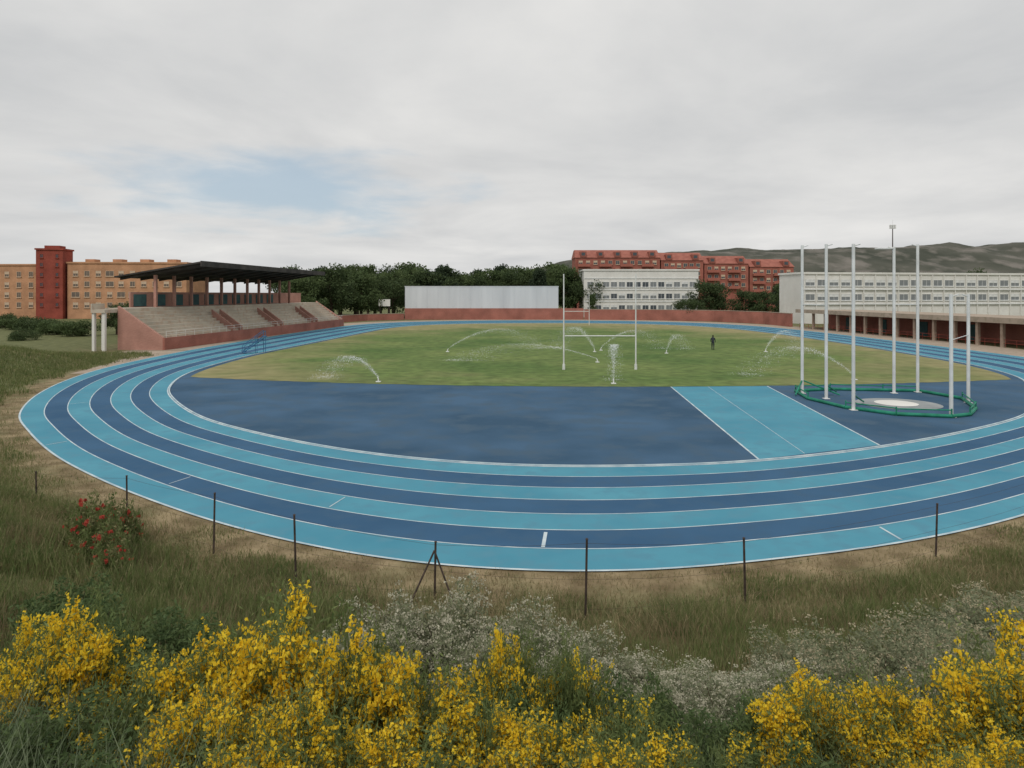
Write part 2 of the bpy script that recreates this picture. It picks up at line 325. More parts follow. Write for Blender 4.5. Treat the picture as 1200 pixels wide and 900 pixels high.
# ------------------------------------------------------------------ trees
def tree_meshes(name,H,R,kind,nleaf,mat,ls):
    mb=MB(); cl=[]
    rr=R
    mb.tube((0,0,-.3),(0.1,0,H*.3),H*.024+.06,H*.017+.04,8); mb.tube((.1,0,H*.3),(0,.15,H*.8),H*.017+.04,.05,7)
    ncl=30 if kind!='poplar' else 22
    for i_ in range(ncl):
        t=rng.uniform(0,1); a=rng.uniform(0,2*np.pi)
        if kind=='round': z=H*(.26+.66*t); q=rr*math.sqrt(max(.05,1-((t-.42)/.62)**2))*rng.uniform(.35,1.0); cr=rr*rng.uniform(.2,.42)
        elif kind=='poplar': z=H*(.15+.78*t); q=rr*(.9-.6*abs(t-.35))*rng.uniform(.1,.6); cr=rr*rng.uniform(.35,.55)
        elif kind=='hedge': z=H*(.1+.72*t); q=rr*rng.uniform(.1,.95); cr=rr*rng.uniform(.18,.3)
        else: z=H*(.42+.5*t); q=rr*(1.05-.85*t)*rng.uniform(.3,.95); cr=rr*rng.uniform(.2,.36)
        c=np.array([q*math.cos(a),q*math.sin(a),z]); cl.append((c,cr))
        if i_%2==0: mb.tube((0,0,z*.72),tuple(c),.07+.004*H,.02,5)
    tot=sum(c[1]**2 for c in cl); P=[]
    for c,cr in cl:
        m_=int(nleaf*cr*cr/tot); d=rng.normal(size=(m_,3)); d/=np.linalg.norm(d,axis=1)[:,None]
        rad=cr*rng.uniform(.4,1.15,(m_,1)); d[:,2]*=.8; P.append(c+d*rad)
    P=np.concatenate(P); V,F=leaf_quads(P,rng.uniform(.6,1.3,len(P))*ls,.6)
    return mb.mesh(name+"_trunk",[M['bark']]),mesh_from(name+"_crown",V,F,[mat])
TV={'round':[tree_meshes("broadleaf",10,4.6,'round',5200,M['treeA'],.24),tree_meshes("broadleaf",10,4.2,'round',5200,M['treeB'],.24),tree_meshes("broadleaf",10,5.0,'round',5200,M['treeA'],.24)],
    'poplar':[tree_meshes("poplar",10,2.3,'poplar',4000,M['treeB'],.22)],
    'hedge':[tree_meshes("hedge_shrub",10,11,'hedge',5200,M['treeB'],.42),tree_meshes("hedge_shrub",10,12,'hedge',5200,M['treeA'],.42)],
    'pine':[tree_meshes("pine",10,3.6,'pine',4400,M['treeP'],.24),tree_meshes("pine",10,4.2,'pine',4400,M['treeP'],.24)]}
def tree(kind,x,y,H,label,group,wx=1.0):
    v=random.choice(TV[kind]); nm={'round':'broadleaf_tree','poplar':'poplar_tree','pine':'pine_tree','hedge':'hedge_shrub'}[kind]
    e=empty(nm,(x,y,-.03),random.uniform(0,6.28),label=label,cat="shrub" if kind=='hedge' else "tree",group=group)
    s=H/10; e.scale=(s*wx,s*wx,s)
    t=bpy.data.objects.new("trunk",v[0]);link(t,e); c=bpy.data.objects.new("crown",v[1]);link(c,e)
g="trees lining the far end of the stadium"
xx=-66
while xx<24:
    k=random.choice(['round','round','round','pine','poplar']); hh=random.uniform(11.5,16.0)
    tree(k,xx,random.uniform(196,206),hh,{"round":"tall dark green broadleaf tree behind the end wall","pine":"dark green pine tree behind the end wall","poplar":"slim poplar tree behind the end wall"}[k],g,random.uniform(.85,1.1))
    xx+=random.uniform(3.2,4.6)
xx=-62
while xx<22:
    tree(random.choice(['round','pine']),xx,random.uniform(214,222),random.uniform(13.5,17.5),"tall dark green tree in the row behind others",g); xx+=random.uniform(5,6.5)
for x,y,h,w in [(-50,162,11.5,1.1),(-46,170,13.5,1.1),(-54,172,14,1.0),(-40,178,13,1.1),(-33,186,12,1.0)]: tree('round',x,y,h,"leafy green tree beside the grandstand end",g,w)
g="trees in front of the white school building"
for x,y,h,w,k in [(45,172,5.8,1.2,'round'),(50.5,176,10.0,1.0,'round'),(54.5,178,9.5,1.0,'round'),(60,172,7.6,1.2,'round'),(62.5,169,7.4,1.0,'round'),(67.0,166,9.6,.9,'round'),(72,182,9.5,.8,'pine'),(22,184,7,.9,'poplar')]:
    tree(k,x,y,h,"rounded green tree beside the white school building",g,w)
for x,y,h in [(150,225,13),(158,228,14.5),(168,230,13),(176,228,14),(186,235,15),(132,240,12)]: tree('round',x,y,h,"green tree showing above the long white building","trees behind the long white building")
g="shrubs and trees beside the apartment blocks"
for x,y,h,w in [(-76,112,2.6,1.3),(-70,108,2.8,1.2),(-82,118,2.6,1.4),(-88,122,2.6,1.3),(-94,128,2.7,1.3),(-101,134,2.8,1.3),(-107,140,2.8,1.3),(-84,104,1.8,1.3),(-72,98,1.7,1.2)]:
    tree('hedge',x,y,h,"low green hedge shrub near the apartment blocks",g,w)
for x,y,h,w in [(-66,112,4.6,1.2),(-61.5,108,5.6,.9),(-57,104,5.0,.8),(-70,120,4.8,1.1)]:
    tree('round',x,y,h,"bushy green tree beside the grandstand",g,w)

# ------------------------------------------------------------------ buildings
def win_mesh(w,h,frame=M['white'],sill=True,shut=0,glass=None):
    mb=MB(); t=.09
    mb.box(-w/2+t,w/2-t,-.03,.01,t,h-t,1)
    mb.box(-w/2,-w/2+t,-.08,.01,0,h,0);mb.box(w/2-t,w/2,-.08,.01,0,h,0);mb.box(-w/2+t,w/2-t,-.08,.01,0,t,0);mb.box(-w/2+t,w/2-t,-.08,.01,h-t,h,0)
    mb.box(-.03,.03,-.07,-.031,t,h-t,0)
    if sill: mb.box(-w/2-.1,w/2+.1,-.22,-.0,-.12,-.003,0)
    if shut: mb.box(-w/2+t,w/2-t,-.06,-.031,h*(1-shut),h-t,0)
    return mb.mesh("window",[frame,glass or M['glass']])
M['creamframe']=noise_mat("cream_frame",(.50,.38,.27),(.60,.46,.34),1,.7)
M['glass3']=noise_mat("dim_window_glass",(.12,.10,.085),(.20,.16,.13),.5,.4)
def add_windows(par,wms,xs_,zs_,y=0.0):
    for z in zs_:
        for x in xs_:
            o=bpy.data.objects.new("window",random.choice(wms)); link(o,par); o.location=(x,y-.005,z)
def building(name,loc,rotz,W,Dp,H,wall,label,cat,roof=None):
    e=empty(name,loc,rotz,label=label,cat=cat)
    mb=MB(); mb.box(0,W,0,Dp,-.3,H,0); link(bpy.data.objects.new("wall",mb.mesh("wall",[wall])),e)
    if roof is None:
        mb=MB(); mb.box(-.25,W+.25,-.25,Dp+.25,H+.002,H+.45,0)
        link(bpy.data.objects.new("roof",mb.mesh("roof",[wall])),e)
    return e
g3=M['glass3']
e=building("apartment_block",(-152,189,0),-.04,20.5,10,14.8,M['tan'],"tan brick apartment block beside the red tower","building")
add_windows(e,[win_mesh(1.3,1.5,M['creamframe'],shut=.5,glass=g3),win_mesh(1.3,1.5,M['creamframe'],glass=g3)],[3,6.5,10,13.5,17],[3.0,5.8,8.6,11.6])
e=building("apartment_tower",(-129.2,182,0),.18,6.6,6,18.8,M['redtower'],"narrow red brick apartment tower with small windows","building")
add_windows(e,[win_mesh(.8,1.1,M['redtower'])],[1.4,5.2],[3.3,6.0,8.8,11.5,14.2,16.6])
mb=MB(); mb.box(1.4,5.2,1.5,5,19.25,20.1); link(bpy.data.objects.new("roof_housing",mb.mesh("roof_housing",[M['redtower']])),e)
e=building("apartment_block",(-122.3,184.5,0),.05,32,13,15.2,M['tan'],"long tan brick apartment block with rows of windows","building")
add_windows(e,[win_mesh(1.4,1.5,M['creamframe'],shut=.5,glass=g3),win_mesh(1.4,1.5,M['creamframe'],glass=g3),win_mesh(2.2,1.5,M['creamframe'],glass=g3)],[2.2+3.05*i_ for i_ in range(10)],[3.0,5.9,8.8,11.7])
for i_ in range(4):
    mb=MB(); mb.box(2.5+7.5*i_,5+7.5*i_,4,7,15.66,16.6); link(bpy.data.objects.new("roof_housing",mb.mesh("roof_housing",[M['tan']])),e)
e=building("school_building",(21,196,0),0,33.5,14,13.6,M['whitewall'],"white three-storey school building with rows of windows","building")
g2=M['glass2']
add_windows(e,[win_mesh(1.9,1.6,glass=g2),win_mesh(1.9,1.6,shut=.4,glass=g2),win_mesh(1.9,1.6)],[1.9+2.3*i_ for i_ in range(14)],[2.0,5.4,8.8])
for z in (4.6,8.0,11.4):
    mb=MB(); mb.box(.1,33.4,-.14,-.003,z-.1,z+.18); link(bpy.data.objects.new("floor_band",mb.mesh("floor_band",[M['white']])),e)
def red_wing(loc,rot,W,H,nb,fl,label):
    e=building("red_apartment_building",loc,rot,W,14,H,M['redbrick2'],label,"building",roof=1)
    mb=MB(); o=.3
    P=[(-o,-o,H+.002),(W+o,-o,H+.002),(W+o,14+o,H+.002),(-o,14+o,H+.002),(.1,5,H+3.2),(W-.1,5,H+3.2),(W-.1,9,H+3.2),(.1,9,H+3.2)]; mb.hexa(P)
    link(bpy.data.objects.new("roof",mb.mesh("roof",[M['orange']])),e)
    k=int(W/6); dm=MB(); dm.box(-1.2,1.2,-.25,3.5,.3,2.3,0); dm.box(-.7,.7,-.28,-.252,.8,1.9,1); dmm=dm.mesh("dormer",[M['redbrick2'],M['glass']])
    for i_ in range(k):
        o_=bpy.data.objects.new("dormer",dmm); link(o_,e); o_.location=(3.0+i_*(W-6)/(max(1,k-1)),0,H)
    add_windows(e,[win_mesh(1.5,1.5,M['creamframe']),win_mesh(1.5,1.5,M['creamframe'],shut=.5)],[2+ (W-4)/(nb-1)*i_ for i_ in range(nb)],[H-2.6-3.1*i_ for i_ in range(fl)])
    bm_=MB(); bm_.box(0,4.6,-1.15,-.004,-.25,.0); bm_.box(0,4.6,-1.15,-1.05,.002,.85); bmm=bm_.mesh("balcony",[M['redbrick2']])
    for i_ in range(fl):
        for j in range(int(W/8)):
            o_=bpy.data.objects.new("balcony",bmm); link(o_,e); o_.location=(1+8*j,0,H-3.2-3.1*i_)
red_wing((24,254,0),0,32,20.6,11,4,"tall red brick apartment building with stepped tiled roof")
red_wing((56.6,254.6,0),0,16,19.6,6,3,"red brick apartment building with dormers in the roof")
red_wing((73.2,255.2,0),.04,17,18.4,6,3,"red brick apartment wing with balconies and tiled roof")
red_wing((90.8,256,0),.04,17,17.2,6,3,"lower red brick apartment wing with balconies")
ang=math.atan2(14,92)
e=building("school_building",(65.5,152,0),ang,96,9,11.3,M['whitewall'],"long white building with continuous window bands","building")
add_windows(e,[win_mesh(2.3,1.5,glass=g2),win_mesh(2.3,1.5,shut=.45,glass=g2)],[2.2+2.95*i_ for i_ in range(32)],[5.3,8.6])
for z in (4.35,7.7):
    mb=MB(); mb.box(.1,95.9,-.35,-.004,z,z+.25); link(bpy.data.objects.new("floor_band",mb.mesh("floor_band",[M['white']])),e)
fm=MB(); fm.box(-.1,.1,-.3,-.005,0,11.2); fmm=fm.mesh("facade_fin",[M['whitewall']])
for i_ in range(33): o=bpy.data.objects.new("facade_fin",fmm); link(o,e); o.location=(.72+2.95*i_,0,0)
p0=Vector((57.5,134,0)); p1=Vector((63.5,74,0)); Ld=(p1-p0).length; ang=math.atan2(p1.y-p0.y,p1.x-p0.x)
e=empty("arcade_building",p0,ang,label="low arcade with flat tan roof and brick piers",cat="building")
mb=MB(); mb.box(0,Ld+6,6,6.3,-.2,3.3,0); link(bpy.data.objects.new("wall",mb.mesh("wall",[M['redwall']])),e)
mb=MB(); mb.box(-.3,Ld+6.3,-.6,12,3.3,3.62,0); mb.box(-.3,Ld+6.3,-.75,-.602,3.05,3.75,0); link(bpy.data.objects.new("roof",mb.mesh("roof",[M['pave']])),e)
M['pier']=noise_mat("arcade_pier_render",(.30,.22,.17),(.42,.33,.26),1,.9)
mb=MB(); mb.box(-.2,.2,-.2,.2,-.2,3.298); pm=mb.mesh("pier",[M['pier']])
for i_ in range(17): o=bpy.data.objects.new("pier",pm); link(o,e); o.location=(1+i_*4,0,0)
mb=MB()
for z in(.5,.95): mb.tube((0,-.05,z),(Ld+6,-.05,z),.03,n=5)
for i_ in range(40): mb.tube((i_*1.65,-.05,-.1),(i_*1.65,-.05,.95),.025,n=4)
link(bpy.data.objects.new("railing",mb.mesh("railing",[M['redtower']])),e)
dm=MB(); dm.box(-.9,.9,5.9,5.998,0,2.3,0); dmm=dm.mesh("door",[M['teal']])
for i_ in range(6): o=bpy.data.objects.new("door",dmm); link(o,e); o.location=(7+i_*10,0,0)
e=empty("end_wall",(-28.5,178,0),0,label="red brick end wall topped by white cladding panels",cat="wall")
mb=MB(); mb.box(0,47.5,0,.5,-.2,3.0); link(bpy.data.objects.new("wall",mb.mesh("wall",[M['redwall']])),e)
mb=MB(); mb.box(.1,40.8,.06,.44,3.002,8.7)
for i_ in range(15): mb.box(.1+i_*2.9,.2+i_*2.9,0.0,.058,3.1,8.6)
mb.box(0,40.9,.0,.5,8.702,8.9); link(bpy.data.objects.new("cladding",mb.mesh("cladding",[M['canvas']])),e)
def wall_run(name,pts,h,mat,label,cat,t=.3):
    mb=MB()
    for a,b_ in zip(pts[:-1],pts[1:]):
        a=Vector((*a,0));b_=Vector((*b_,0)); d=(b_-a).normalized(); nn_=Vector((-d.y,d.x,0))*t/2; z0=Vector((0,0,-.2)); z1=Vector((0,0,h))
        mb.hexa([a-nn_+z0,b_-nn_+z0,b_+nn_+z0,a+nn_+z0,a-nn_+z1,b_-nn_+z1,b_+nn_+z1,a+nn_+z1])
        c1=Vector((0,0,h+.002)); c2=Vector((0,0,h+.12)); n2=nn_*1.3
        mb.hexa([a-n2+c1,b_-n2+c1,b_+n2+c1,a+n2+c1,a-n2+c2,b_-n2+c2,b_+n2+c2,a+n2+c2],1)
    return obj(name,mb.mesh(name,[mat,M['pave']]),label=label,cat=cat)
wall_run("perimeter_wall",[(19.2,178),(36,174),(50,166),(57,152),(57.6,138)],2.7,M['redwall'],"red brick perimeter wall around the far bend","wall")
wall_run("perimeter_wall",[(-28.7,177.6),(-37,171),(-41,160),(-41.5,150)],1.6,M['redwall'],"low red brick wall behind the track straight","wall")

# ------------------------------------------------------------------ grandstand
E=empty("grandstand",(-41.7,80.5,0),math.radians(-5.6),label="covered grandstand with concrete bleachers and red brick walls",cat="grandstand")
Ls=62
mb=MB(); NS=10; TR=.56
for i_ in range(NS): 
    x1=-i_*TR-.25; x0=-(i_+1)*TR-.25; mb.box(x0,x1,.35,Ls-.35,0.0 if i_ else 0,1.2+.42*i_)
mb.box(-8.6,-.25-NS*TR-.002,.35,Ls-.35,4.75,5.0)
link(bpy.data.objects.new("bleachers",mb.mesh("bleachers",[M['concrete']])),E)
mb=MB(); mb.box(-.25,0,0,Ls,-.2,1.45); link(bpy.data.objects.new("front_wall",mb.mesh("front_wall",[M['redwall']])),E)
sb_=-6.0
for y in(0,Ls-.35):
    y1=y+.35; mb=MB()
    mb.hexa([(sb_,y,-.2),(-.252,y,-.2),(-.252,y1,-.2),(sb_,y1,-.2),(sb_,y,5.3),(-.252,y,1.5),(-.252,y1,1.5),(sb_,y1,5.3)])
    link(bpy.data.objects.new("side_wall",mb.mesh("side_wall",[M['sidewall']])),E)
for y in(17,31,46):
    for yy in (y,y+2.2):
        mb=MB(); y1=yy+.3
        mb.hexa([(-3.8,yy,1.3),(-.3,yy,1.3),(-.3,y1,1.3),(-3.8,y1,1.3),(-3.8,yy,4.5),(-.3,yy,2.0),(-.3,y1,2.0),(-3.8,y1,4.5)])
        link(bpy.data.objects.new("stair_wall",mb.mesh("stair_wall",[M['sidewall']])),E)
mb=MB()
mb.box(-8.8,-8.602,6,Ls-2,-.2,7.0,0)
for i_ in range(10): mb.box(-8.60,-8.54,6.6+4.2*i_,9.2+4.2*i_,5.1,6.7,1)
link(bpy.data.objects.new("back_wall",mb.mesh("back_wall",[M['sidewall'],M['teal']])),E)
RB,RF=8.9,10.8
def roofz(x): return RB+(x+11.6)*(RF-RB)/12.0
for i_ in range(11):
    mb=MB(); y=8.0+4.15*i_; mb.box(-6.75,-6.4,y,y+.35,5.002,roofz(-6.6)-.42); link(bpy.data.objects.new("column",mb.mesh("column",[M['sidewall']])),E)
mb=MB(); y0,y1=7.0,50.0; XB=-11.6
mb.hexa([(XB,y0,roofz(XB)),(.4,y0,roofz(.4)),(.4,y1,roofz(.4)),(XB,y1,roofz(XB)),(XB,y0,roofz(XB)+.2),(.4,y0,roofz(.4)+.2),(.4,y1,roofz(.4)+.2),(XB,y1,roofz(XB)+.2)])
mb.box(.402,.55,y0,y1,roofz(.4)-.45,roofz(.4)+.28)
link(bpy.data.objects.new("roof",mb.mesh("roof",[M['roofdark']])),E)
for i_ in range(11):
    y=y0+.6+4.15*i_; mb=MB()
    mb.hexa([(-11.2,y,roofz(-11.2)-.36),(.2,y,roofz(.2)-.22),(.2,y+.2,roofz(.2)-.22),(-11.2,y+.2,roofz(-11.2)-.36),(-11.2,y,roofz(-11.2)-.005),(.2,y,roofz(.2)-.005),(.2,y+.2,roofz(.2)-.005),(-11.2,y+.2,roofz(-11.2)-.005)])
    link(bpy.data.objects.new("roof_beam",mb.mesh("roof_beam",[M['roofdark']])),E)
mb=MB(); mb.box(-7.8,-6.03,-2.2,-.002,4.5,4.9); mb.box(-7.8,-7.65,-2.2,-.002,4.902,5.6); link(bpy.data.objects.new("landing",mb.mesh("landing",[M['concrete']])),E)
mb=MB(); mb.box(-.16,.16,-.16,.16,-.2,4.498); cw=mb.mesh("pillar",[M['whitewall']])
for x,y in[(-7.6,-1.9),(-6.3,-1.9),(-7.6,-.3)]: o=bpy.data.objects.new("pillar",cw); link(o,E); o.location=(x,y,0)
mb=MB()
for y in np.arange(.5,Ls,2.0): mb.tube((-.1,y,1.45),(-.1,y,2.25),.025,n=4)
for z in(1.9,2.25): mb.tube((-.1,.5,z),(-.1,Ls-.5,z),.025,n=5)
link(bpy.data.objects.new("railing",mb.mesh("railing",[M['whitewall']])),E)

E=empty("judges_stand",(-28.2,77.0,0),math.radians(-60),label="blue metal stepped judges stand beside the straight",cat="judges stand")
mb=MB()
for i_ in range(6): mb.box(-.6,.6,-i_*.45-.4,-i_*.45,.0+.32*(6-i_)-.08,.32*(6-i_))
link(bpy.data.objects.new("steps",mb.mesh("steps",[M['bluepaint']])),E)
mb=MB()
for x in(-.62,.62):
    for i_ in (0,2,5): mb.tube((x,-i_*.45-.2,0),(x,-i_*.45-.2,.32*(6-i_)+.6),.03,n=5)
    mb.tube((x,-.2,2.55),(x,-2.45,.9),.035,n=5); mb.tube((x,-.2,1.9),(x,-2.45,.25),.05,n=5)
link(bpy.data.objects.new("railing",mb.mesh("railing",[M['bluepaint']])),E)

# ------------------------------------------------------------------ hammer cage
E=empty("hammer_cage",(24,41.5,0),0,label="throwing cage with tall white posts and green padding",cat="throwing cage")
def lp(x,y): return (x-24,y-41.5)
posts=[(19.6,45.3,10.0),(20.1,42.9,9.9),(19.7,38.7,9.6),(25.8,45.3,9.9),(27.7,45.8,10.1),(23.9,36.5,6.7),(28.1,41.3,6.7)]
for x,y,h in posts:
    a,b_=lp(x,y); mb=MB(); r=.10
    mb.tube((a,b_,0),(a,b_,h),r,r*.9,10); mb.box(a-.18,a+.18,b_-.18,b_+.18,0.013,.05); mb.tube((a,b_,h-.12),(a+.4*(1 if x<24 else -1),b_,h),.04,.035,6)
    link(bpy.data.objects.new("post",mb.mesh("post",[M['white']])),E)
def arm(p,q,r):
    mb=MB(); mb.tube(p,q,r,r,6); link(bpy.data.objects.new("cross_arm",mb.mesh("cross_arm",[M['white']])),E)
a,b_=lp(25.8,45.3); arm((a,b_,9.8),(a-1.5,b_-.4,9.75),.045)
arm((*lp(23.9,36.5),4.2),(*lp(28.1,41.3),4.2),.022)
for (p,q) in[((19.6,45.3),(20.1,42.9)),((25.8,45.3),(27.7,45.8))]: arm((*lp(*p),6.0),(*lp(*q),6.0),.022)
loop=[(19.4,45.9),(22.2,46.8),(25.6,46.3),(27.9,46.0),(28.6,42.6),(26.9,38.9),(25.2,36.9),(23.8,36.3),(21.2,37.0),(19.5,39.2),(18.8,42.6)]
mb=MB()
for i_ in range(len(loop)):
    p=lp(*loop[i_]);q=lp(*loop[(i_+1)%len(loop)])
    mb.tube((*p,.10),(*q,.10),.10,.10,8); 
    if i_ in(0,1,2,4,5,7,8,10): mb.tube((*p,.42),(*q,.38),.04,.04,5)
    mb.tube((*p,.0),(*p,.5),.04,.04,5)
for s in[((19.6,45.3),(18.6,44)),((20.1,42.9),(22,45.5)),((19.7,38.7),(21.6,41.2)),((19.6,45.3),(21.5,44.0))]:
    mb.tube((*lp(*s[0]),.9),(*lp(*s[1]),.1),.05,.05,6)
link(bpy.data.objects.new("padding",mb.mesh("padding",[M['green']])),E)
c=lp(23.6,41.2); mb=MB(); mb.poly([(c[0]+1.2*math.cos(t),c[1]+1.2*math.sin(t),.02) for t in np.linspace(0,2*np.pi,40,endpoint=False)])
link(bpy.data.objects.new("throwing_circle",mb.mesh("throwing_circle",[M['whitewall']])),E)
mb=MB(); mb.poly([(c[0]+2.4*math.cos(t),c[1]-0.2+2.2*math.sin(t),.012) for t in np.linspace(0,2*np.pi,40,endpoint=False)])
link(bpy.data.objects.new("circle_surround",mb.mesh("circle_surround",[M['greyslab']])),E)

E=empty("rugby_goal",(7.8,59.6,0),0,label="white H-shaped rugby goal posts on the grass pitch",cat="rugby goal")
for x in(-3.2,3.2):
    mb=MB(); mb.tube((x,0,0),(x,0,8.5),.07,.05,10); mb.tube((x,0,0),(x,0,.5),.13,.12,10); link(bpy.data.objects.new("upright",mb.mesh("upright",[M['white']])),E)
mb=MB(); mb.tube((-3.12,0,3.0),(3.12,0,3.0),.05,.05,8); link(bpy.data.objects.new("crossbar",mb.mesh("crossbar",[M['white']])),E)
E=empty("rugby_goal",(14.0,146,0),0,label="distant white rugby goal posts near the end wall",cat="rugby goal")
for x in(-2.8,2.8):
    mb=MB(); mb.tube((x,0,0),(x,0,7.2),.07,.05,8); link(bpy.data.objects.new("upright",mb.mesh("upright",[M['white']])),E)
mb=MB(); mb.tube((-2.72,0,3.0),(2.72,0,3.0),.06,.06,8); link(bpy.data.objects.new("crossbar",mb.mesh("crossbar",[M['white']])),E)
E=empty("floodlight_mast",(113.5,200,0),0,label="thin tall mast with a small lamp head",cat="mast")
mb=MB(); mb.tube((0,0,-.3),(0,0,26.5),.28,.12,8); link(bpy.data.objects.new("pole",mb.mesh("pole",[M['steelpost']])),E)
mb=MB(); mb.box(-.9,.9,-.3,.3,26.3,26.45); 
for x in(-.6,0,.6): mb.box(x-.22,x+.22,-.35,.25,26.5,27.4)
mb.tube((0,0,26.5),(0,0,29),.05,.03,5); link(bpy.data.objects.new("lamp_head",mb.mesh("lamp_head",[M['white']])),E)
E=empty("scoreboard",(-33.5,176,0),0,label="small white scoreboard on two posts before trees",cat="scoreboard")
mb=MB(); mb.box(-1.5,1.5,0,.3,3.6,5.4); link(bpy.data.objects.new("board",mb.mesh("board",[M['whitewall']])),E)
for x in(-1.3,1.1):
    mb=MB(); mb.box(x,x+.2,.31,.5,-.2,5.3); link(bpy.data.objects.new("leg",mb.mesh("leg",[M['steelpost']])),E)

# ------------------------------------------------------------------ sprinklers
def sprinkler(x,y,ang,L_,H_,nd=900,w=1.0):
    e=empty("sprinkler",(x,y,.012),0,label="lawn sprinkler throwing a white jet of water",cat="sprinkler",group="sprinklers watering the pitch")
    mb=MB(); mb.tube((0,0,0),(0,0,.25),.06,.05,8); mb.tube((0,0,.25),(.12*math.cos(ang),.12*math.sin(ang),.36),.04,.03,6); mb.box(-.18,.18,-.18,.18,0,.05); link(bpy.data.objects.new("head",mb.mesh("head",[M['white']])),e)
    t=rng.power(1.15,nd); sp=(.05+.6*t**1.3)*w
    px=L_*t; pz=.35+4*H_*t*(1-t)*(1+.25*(t-.5))+(-.35*t)
    drift=rng.normal(size=(nd,3))*sp[:,None]; drift[:,2]=-np.abs(drift[:,2])*1.8*t+drift[:,2]*.3
    P=np.stack([px*math.cos(ang),px*math.sin(ang),pz],1)+drift; P[:,2]=np.maximum(P[:,2],.03)
    V,F=leaf_quads(P,rng.uniform(.02,.06,nd),.8); o=bpy.data.objects.new("water_jet",mesh_from("water_jet",V,F,[M['water']])); o["kind"]="stuff"; link(o,e)
sprinkler(-10.2,51.2,math.radians(150),6.0,1.7,2600)
sprinkler(7.6,50.2,math.radians(80),2.2,2.7,2400,.7)
sprinkler(-7.5,78,math.radians(25),13,2.4,3000)
sprinkler(8.4,66,math.radians(172),15,1.6,3000)
sprinkler(9.6,78,math.radians(120),8,2.6,3000,1.3)
sprinkler(10.6,80,math.radians(20),9,2.2,1800)
sprinkler(29.5,78,math.radians(40),9,2.2,2400)
sprinkler(26.8,52.5,math.radians(155),8.5,2.3,2400)
sprinkler(17.5,76,math.radians(60),8,1.8,1500)

# ------------------------------------------------------------------ person
E=empty("person",(24.2,80.8,.012),math.radians(70),label="person in dark clothes walking and leaning on the grass",cat="person")
bm_v=[(0,0,.92),(0.03,0,1.12),(.10,0,1.36),(.14,0,1.48),(.19,0,1.60),(.20,0,1.70),
 (0,.10,.90),(.12,.11,.50),(.05,.11,.08),(.20,.11,.04),
 (0,-.10,.90),(-.06,-.11,.50),(-.22,-.11,.12),(-.10,-.11,.04),
 (.10,.19,1.40),(.12,.25,1.12),(.30,.24,.95),(.38,.23,.92),
 (.10,-.19,1.40),(.10,-.27,1.12),(.24,-.26,.92),(.31,-.25,.88)]
ed=[(0,1),(1,2),(2,3),(3,4),(4,5),(0,6),(6,7),(7,8),(8,9),(0,10),(10,11),(11,12),(12,13),(2,14),(14,15),(15,16),(16,17),(2,18),(18,19),(19,20),(20,21)]
rad=[.15,.14,.17,.06,.10,.08,.10,.075,.05,.045,.10,.075,.05,.045,.07,.05,.04,.035,.07,.05,.04,.035]
me=bpy.data.meshes.new("body"); me.from_pydata(bm_v,ed,[]); 
M['cloth']=noise_mat("dark_clothes",(.02,.025,.035),(.04,.045,.055),4,.9); me.materials.append(M['cloth'])
o=bpy.data.objects.new("body",me); link(o,E); sk=o.modifiers.new("skin",'SKIN'); 
for v,r in zip(me.skin_vertices[0].data,rad): v.radius=(r,r)
me.skin_vertices[0].data[0].use_root=True
o.modifiers.new("sub",'SUBSURF').levels=1
bpy.context.view_layer.update()
M['skin']=noise_mat("skin",(.42,.24,.17),(.48,.29,.21),5,.6); M['hair']=noise_mat("hair",(.02,.015,.012),(.05,.035,.025),20,.8)
def ico(name,loc,s,mat,par):
    import bmesh
    bm=bmesh.new(); bmesh.ops.create_icosphere(bm,subdivisions=3,radius=1)
    for v in bm.verts: v.co=Vector((v.co.x*s[0]+loc[0],v.co.y*s[1]+loc[1],v.co.z*s[2]*(1 if v.co.z>0 else 1.1)+loc[2]))
    m_=bpy.data.meshes.new(name); bm.to_mesh(m_); m_.materials.append(mat); link(bpy.data.objects.new(name,m_),par)
ico("face",(.225,0,1.635),(.09,.075,.11),M['skin'],E); ico("hair",(.185,0,1.68),(.105,.092,.10),M['hair'],E)

# ------------------------------------------------------------------ perimeter fence
fp=[(-15.6,22.0,.85),(-11.3,19.7,1.35),(-7.7,17.3,1.55),(-4.9,15.25,1.65),(-1.7,14.7,1.25),(1.5,13.75,1.65),(5.05,14.5,1.4),(10.8,17.1,1.35),(15.5,19.6,1.4),(20.5,23,1.4)]
E=empty("wire_fence",(0,0,0),0,label="rusty steel wire fence posts along the dry verge",cat="fence")
tops=[]
for i_,(x,y,h) in enumerate(fp):
    z=float(hgt(x,y)); mb=MB(); lx=random.uniform(-.05,.05); mb.tube((x,y,z-.3),(x+lx,y,z+h),.026,.024,7); mb.tube((x+lx,y,z+h),(x+lx,y,z+h+.02),.036,.02,7)
    if i_==4:
        mb.tube((x,y,z+h*.85),(x-.55,y-.35,z-.1),.022,.022,6); mb.tube((x,y,z+h*.85),(x+.5,y-.3,z-.1),.022,.022,6)
    link(bpy.data.objects.new("post",mb.mesh("post",[M['steelpost']])),E); tops.append(Vector((x,y,z)))
mb=MB()
for a,b_,ha,hb in zip(tops[:-1],tops[1:],[f[2] for f in fp[:-1]],[f[2] for f in fp[1:]]):
    for fz in(.12,.5,.95):
        pts=[a.lerp(b_,t)+Vector((0,0,(ha*(1-t)+hb*t)*fz-.05*math.sin(math.pi*t))) for t in np.linspace(0,1,6)]
        for p,q in zip(pts[:-1],pts[1:]): mb.tube(p,q,.003,.003,3)
link(bpy.data.objects.new("wire",mb.mesh("wire",[M['steelpost']])),E)

